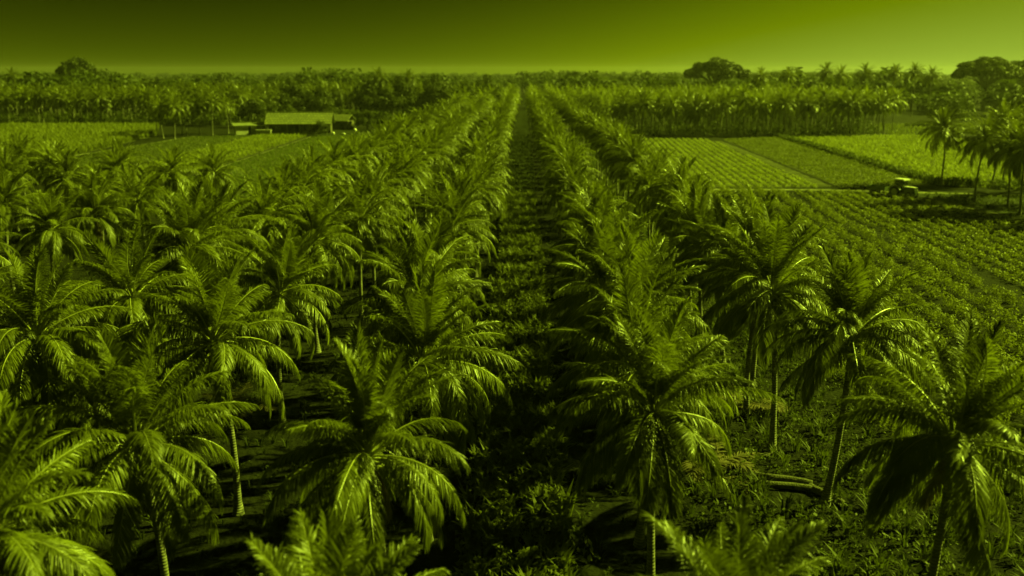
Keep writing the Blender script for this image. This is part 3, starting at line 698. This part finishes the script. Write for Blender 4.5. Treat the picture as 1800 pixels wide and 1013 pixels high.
def tractor():
    t = thing('tractor', 'dark tractor with white cab roof and pale fenders working in the field', 'tractor', (59.0, 132.6, 0), R(-56))
    b = MB(); b.box((1.35, 0, 1.18), (1.75, .78, .72)); b.box((1.35, 0, 1.58), (1.6, .66, .14)); b.box((.1, 0, .85), (2.6, .5, .45)); b.box((2.15, 0, .8), (.3, .5, .5)); link('body', b.mesh('body', M['paint']), t)
    h = MB(); h.box((1.3, 0, 1.70), (1.75, .8, .10)); link('hood', h.mesh('hood', M['white']), t)
    c = MB()
    for x in (-1.05, .4):
        for y in (-.7, .7): c.tube([(x, y, 1.2), (x*.95, y*.92, 2.62)], [.05, .05], 6)
    c.box((-.35, 0, 1.3), (1.5, 1.36, .12)); link('cab_frame', c.mesh('cab_frame', M['paint']), t)
    g = MB(); g.box((-.35, 0, 1.98), (1.3, 1.24, 1.24)); link('cab_glass', g.mesh('cab_glass', M['glass']), t)
    r = MB(); r.box((-.35, 0, 2.72), (1.85, 1.7, .15)); r.box((-.35, 0, 2.82), (1.6, 1.45, .07)); link('cab_roof', r.mesh('cab_roof', M['white']), t)
    for s in (-1, 1):
        f = MB(); a = np.linspace(R(20), R(165), 10); rr = 1.0; pv = []
        for q in a:
            for (y, dr) in ((s*.66, 0), (s*1.14, 0), (s*1.14, .06), (s*.66, .06)): pv.append((-.75 + (rr+dr)*math.cos(q), y, .85 + (rr+dr)*math.sin(q)))
        i, j = np.meshgrid(np.arange(9), np.arange(4), indexing='ij'); j2 = (j+1) % 4
        f.add(pv, [np.stack([i*4+j, i*4+j2, (i+1)*4+j2, (i+1)*4+j], -1).reshape(-1, 4)]); link('fender', f.mesh('fender', M['white']), t)
        wheel(t, -.75, s*.9, .86, .46, 'rim'); wheel(t, 1.6, s*.82, .52, .3, 'rim')
    e = MB(); e.tube([(1.0, .2, 1.7), (1.0, .2, 2.5)], [.04, .045], 8); link('exhaust', e.mesh('exhaust', M['rubber']), t)
    for y in (-.25, .25):
        l = MB(); l.cyl((2.24, y, 1.35), (1, 0, 0), .09, .06, 12); link('headlight', l.mesh('headlight', M['pale']), t)
    q = thing('trailer', 'low green farm trailer hitched behind the tractor', 'trailer', (56.6, 136.0, 0), R(-50))
    b = MB(); b.box((0, 0, .8), (3.0, 1.7, .12)); b.box((0, -.84, 1.1), (3.0, .06, .5)); b.box((0, .84, 1.1), (3.0, .06, .5)); b.box((-1.48, 0, 1.1), (.06, 1.6, .5)); b.box((1.48, 0, 1.1), (.06, 1.6, .5)); link('bed', b.mesh('bed', M['paint']), q)
    d = MB(); d.tube([(1.4, 0, .7), (2.9, 0, .62)], [.05, .05], 6); link('drawbar', d.mesh('drawbar', M['paint']), q)
    for s in (-1, 1): wheel(q, -.3, s*.72, .4, .22, 'rim')
tractor()

# ------------------------------------------------------------------ logs and fallen fronds under the palms
def log(x, y, z, L, r, rz, tilt, label):
    m = MB(); s = np.linspace(-.5, .5, 9); m.tube(np.stack([s*L, .05*np.sin(s*6), .02*np.cos(s*5)], -1), r*(1 + .06*np.sin(s*23)), 12)
    o = link('log', m.mesh('log', M['log'], False), None, (x, y, z)); o.rotation_euler = (0, tilt, rz); tag(o, label, 'log', 'cut logs by the outer row')
log(12.5, 37.3, .17, 2.6, .16, R(-20), 0, 'pale cut palm log on the ground, upper of two lying side by side')
log(12.4, 36.6, .17, 2.9, .16, R(-14), 0, 'pale cut palm log on the ground, lower of two lying side by side')
log(14.0, 35.7, .18, 2.0, .17, R(-62), 0, 'short log lying slantwise at the end of two parallel logs')
log(12.6, 40.0, .14, 1.1, .13, R(10), 0, 'short pale log piece lying alone behind the log pair')
def heap(x, y, label, seed):
    m = MB(); rg = np.random.default_rng(seed)
    for i in range(9):
        frond_geo(m, R(rg.uniform(4, 22)), R(rg.uniform(10, 35)), rg.uniform(1.8, 2.8), 26, rg, .07, (0, .5, 1), (.6, 1, 0), .25, .1, 7, np.array(Matrix.Rotation(rg.uniform(0, 6.28), 3, 'Z')), np.array([rg.normal(0, .5), rg.normal(0, .5), .08*i]))
    tag(link('frond_heap', m.mesh('frond_heap', [M['dry'], M['dry']]), None, (x, y, .05)), label, 'dead fronds', 'heaps of fallen fronds')
heap(13.4, 46.5, 'heap of dead brown fronds on the weeds between two rows', 1)
heap(9.2, 38.5, 'heap of fallen fronds near the cut logs', 2)
heap(-16.4, 46.0, 'heap of fallen fronds on the dark floor between left rows', 3)

# ------------------------------------------------------------------ haze
hz = MB(); hz.box((0, 1260, 15), (5600, 3300, 32))
m, nt, out = new_mat('haze')
v = N(nt, 'ShaderNodeVolumePrincipled'); v.inputs['Density'].default_value = .00008; v.inputs['Color'].default_value = (.9, .92, .85, 1); v.inputs['Anisotropy'].default_value = .3
nt.links.new(v.outputs[0], out.inputs['Volume'])
tag(link('haze', hz.mesh('haze', m)), None, None, None, 'stuff')

# ------------------------------------------------------------------ sky, sun, camera
sc = bpy.context.scene
w = bpy.data.worlds.new('World'); sc.world = w; w.use_nodes = True
nt = w.node_tree; nt.nodes.clear()
sky = N(nt, 'ShaderNodeTexSky', sky_type='NISHITA', sun_disc=False)
sky.sun_elevation = SUN_EL; sky.sun_rotation = SUN_AZ; sky.air_density = 1.0; sky.dust_density = 2.0
tcw = N(nt, 'ShaderNodeTexCoord'); lift = N(nt, 'ShaderNodeVectorMath', operation='ADD'); lift.inputs[1].default_value = (0, 0, .1)
nt.links.new(tcw.outputs['Generated'], lift.inputs[0])          # look a little above the dusty horizon of the sky model
nrm = N(nt, 'ShaderNodeVectorMath', operation='NORMALIZE'); nt.links.new(lift.outputs[0], nrm.inputs[0]); nt.links.new(nrm.outputs[0], sky.inputs[0])
bw = N(nt, 'ShaderNodeRGBToBW'); nt.links.new(sky.outputs[0], bw.inputs[0])
def mth(op, a, b):
    n = N(nt, 'ShaderNodeMath', operation=op)
    for i, q in enumerate((a, b)):
        if isinstance(q, (int, float)): n.inputs[i].default_value = q
        else: nt.links.new(q, n.inputs[i])
    return n.outputs[0]
# the sky darkens quickly above the bright hazy horizon
geo = N(nt, 'ShaderNodeTexCoord'); sep = N(nt, 'ShaderNodeSeparateXYZ'); nt.links.new(geo.outputs['Generated'], sep.inputs[0])
fall = mth('MAXIMUM', mth('EXPONENT', mth('MULTIPLY', mth('MAXIMUM', sep.outputs[2], 0), -7.5), 0), .05)
x = mth('POWER', mth('DIVIDE', bw.outputs[0], 4.05), 6.0)
L = mth('MULTIPLY', mth('DIVIDE', mth('MULTIPLY', x, 1.12), mth('ADD', mth('DIVIDE', x, 2.0), 1)), fall)
cb = N(nt, 'ShaderNodeCombineColor')
nt.links.new(mth('MULTIPLY', L, .68), cb.inputs[0]); nt.links.new(L, cb.inputs[1])
nt.links.new(mth('MULTIPLY', mth('MAXIMUM', mth('SUBTRACT', L, .95), 0), .16), cb.inputs[2])
bg = N(nt, 'ShaderNodeBackground'); bg.inputs['Strength'].default_value = .10
nt.links.new(cb.outputs[0], bg.inputs[0])
wo = N(nt, 'ShaderNodeOutputWorld'); nt.links.new(bg.outputs[0], wo.inputs[0])

sun = bpy.data.lights.new('sun', 'SUN'); sun.energy = 5.0; sun.angle = R(.55); sun.color = TINT
so = link('sun', sun)
d = Vector((math.sin(SUN_AZ)*math.cos(SUN_EL), math.cos(SUN_AZ)*math.cos(SUN_EL), math.sin(SUN_EL)))
so.rotation_euler = d.to_track_quat('Z', 'Y').to_euler(); so.location = d*50 + Vector((0, 0, 30))

cam = bpy.data.cameras.new('camera'); co = link('camera', cam)
cam.sensor_width = 36; cam.lens = 30; cam.clip_end = 12000; cam.clip_start = .1
co.location = (0, 0, 19); co.rotation_euler = (R(90 - 14.27), 0, R(.666))
cam.dof.use_dof = True; cam.dof.focus_distance = 42; cam.dof.aperture_fstop = .030/.11
sc.camera = co
sc.view_settings.view_transform = 'Standard'; sc.view_settings.look = 'None'; sc.view_settings.exposure = 1.2; sc.view_settings.gamma = 1
sc.cycles.max_bounces = 6; sc.cycles.diffuse_bounces = 2; sc.cycles.glossy_bounces = 2; sc.cycles.transparent_max_bounces = 8; sc.cycles.volume_bounces = 0
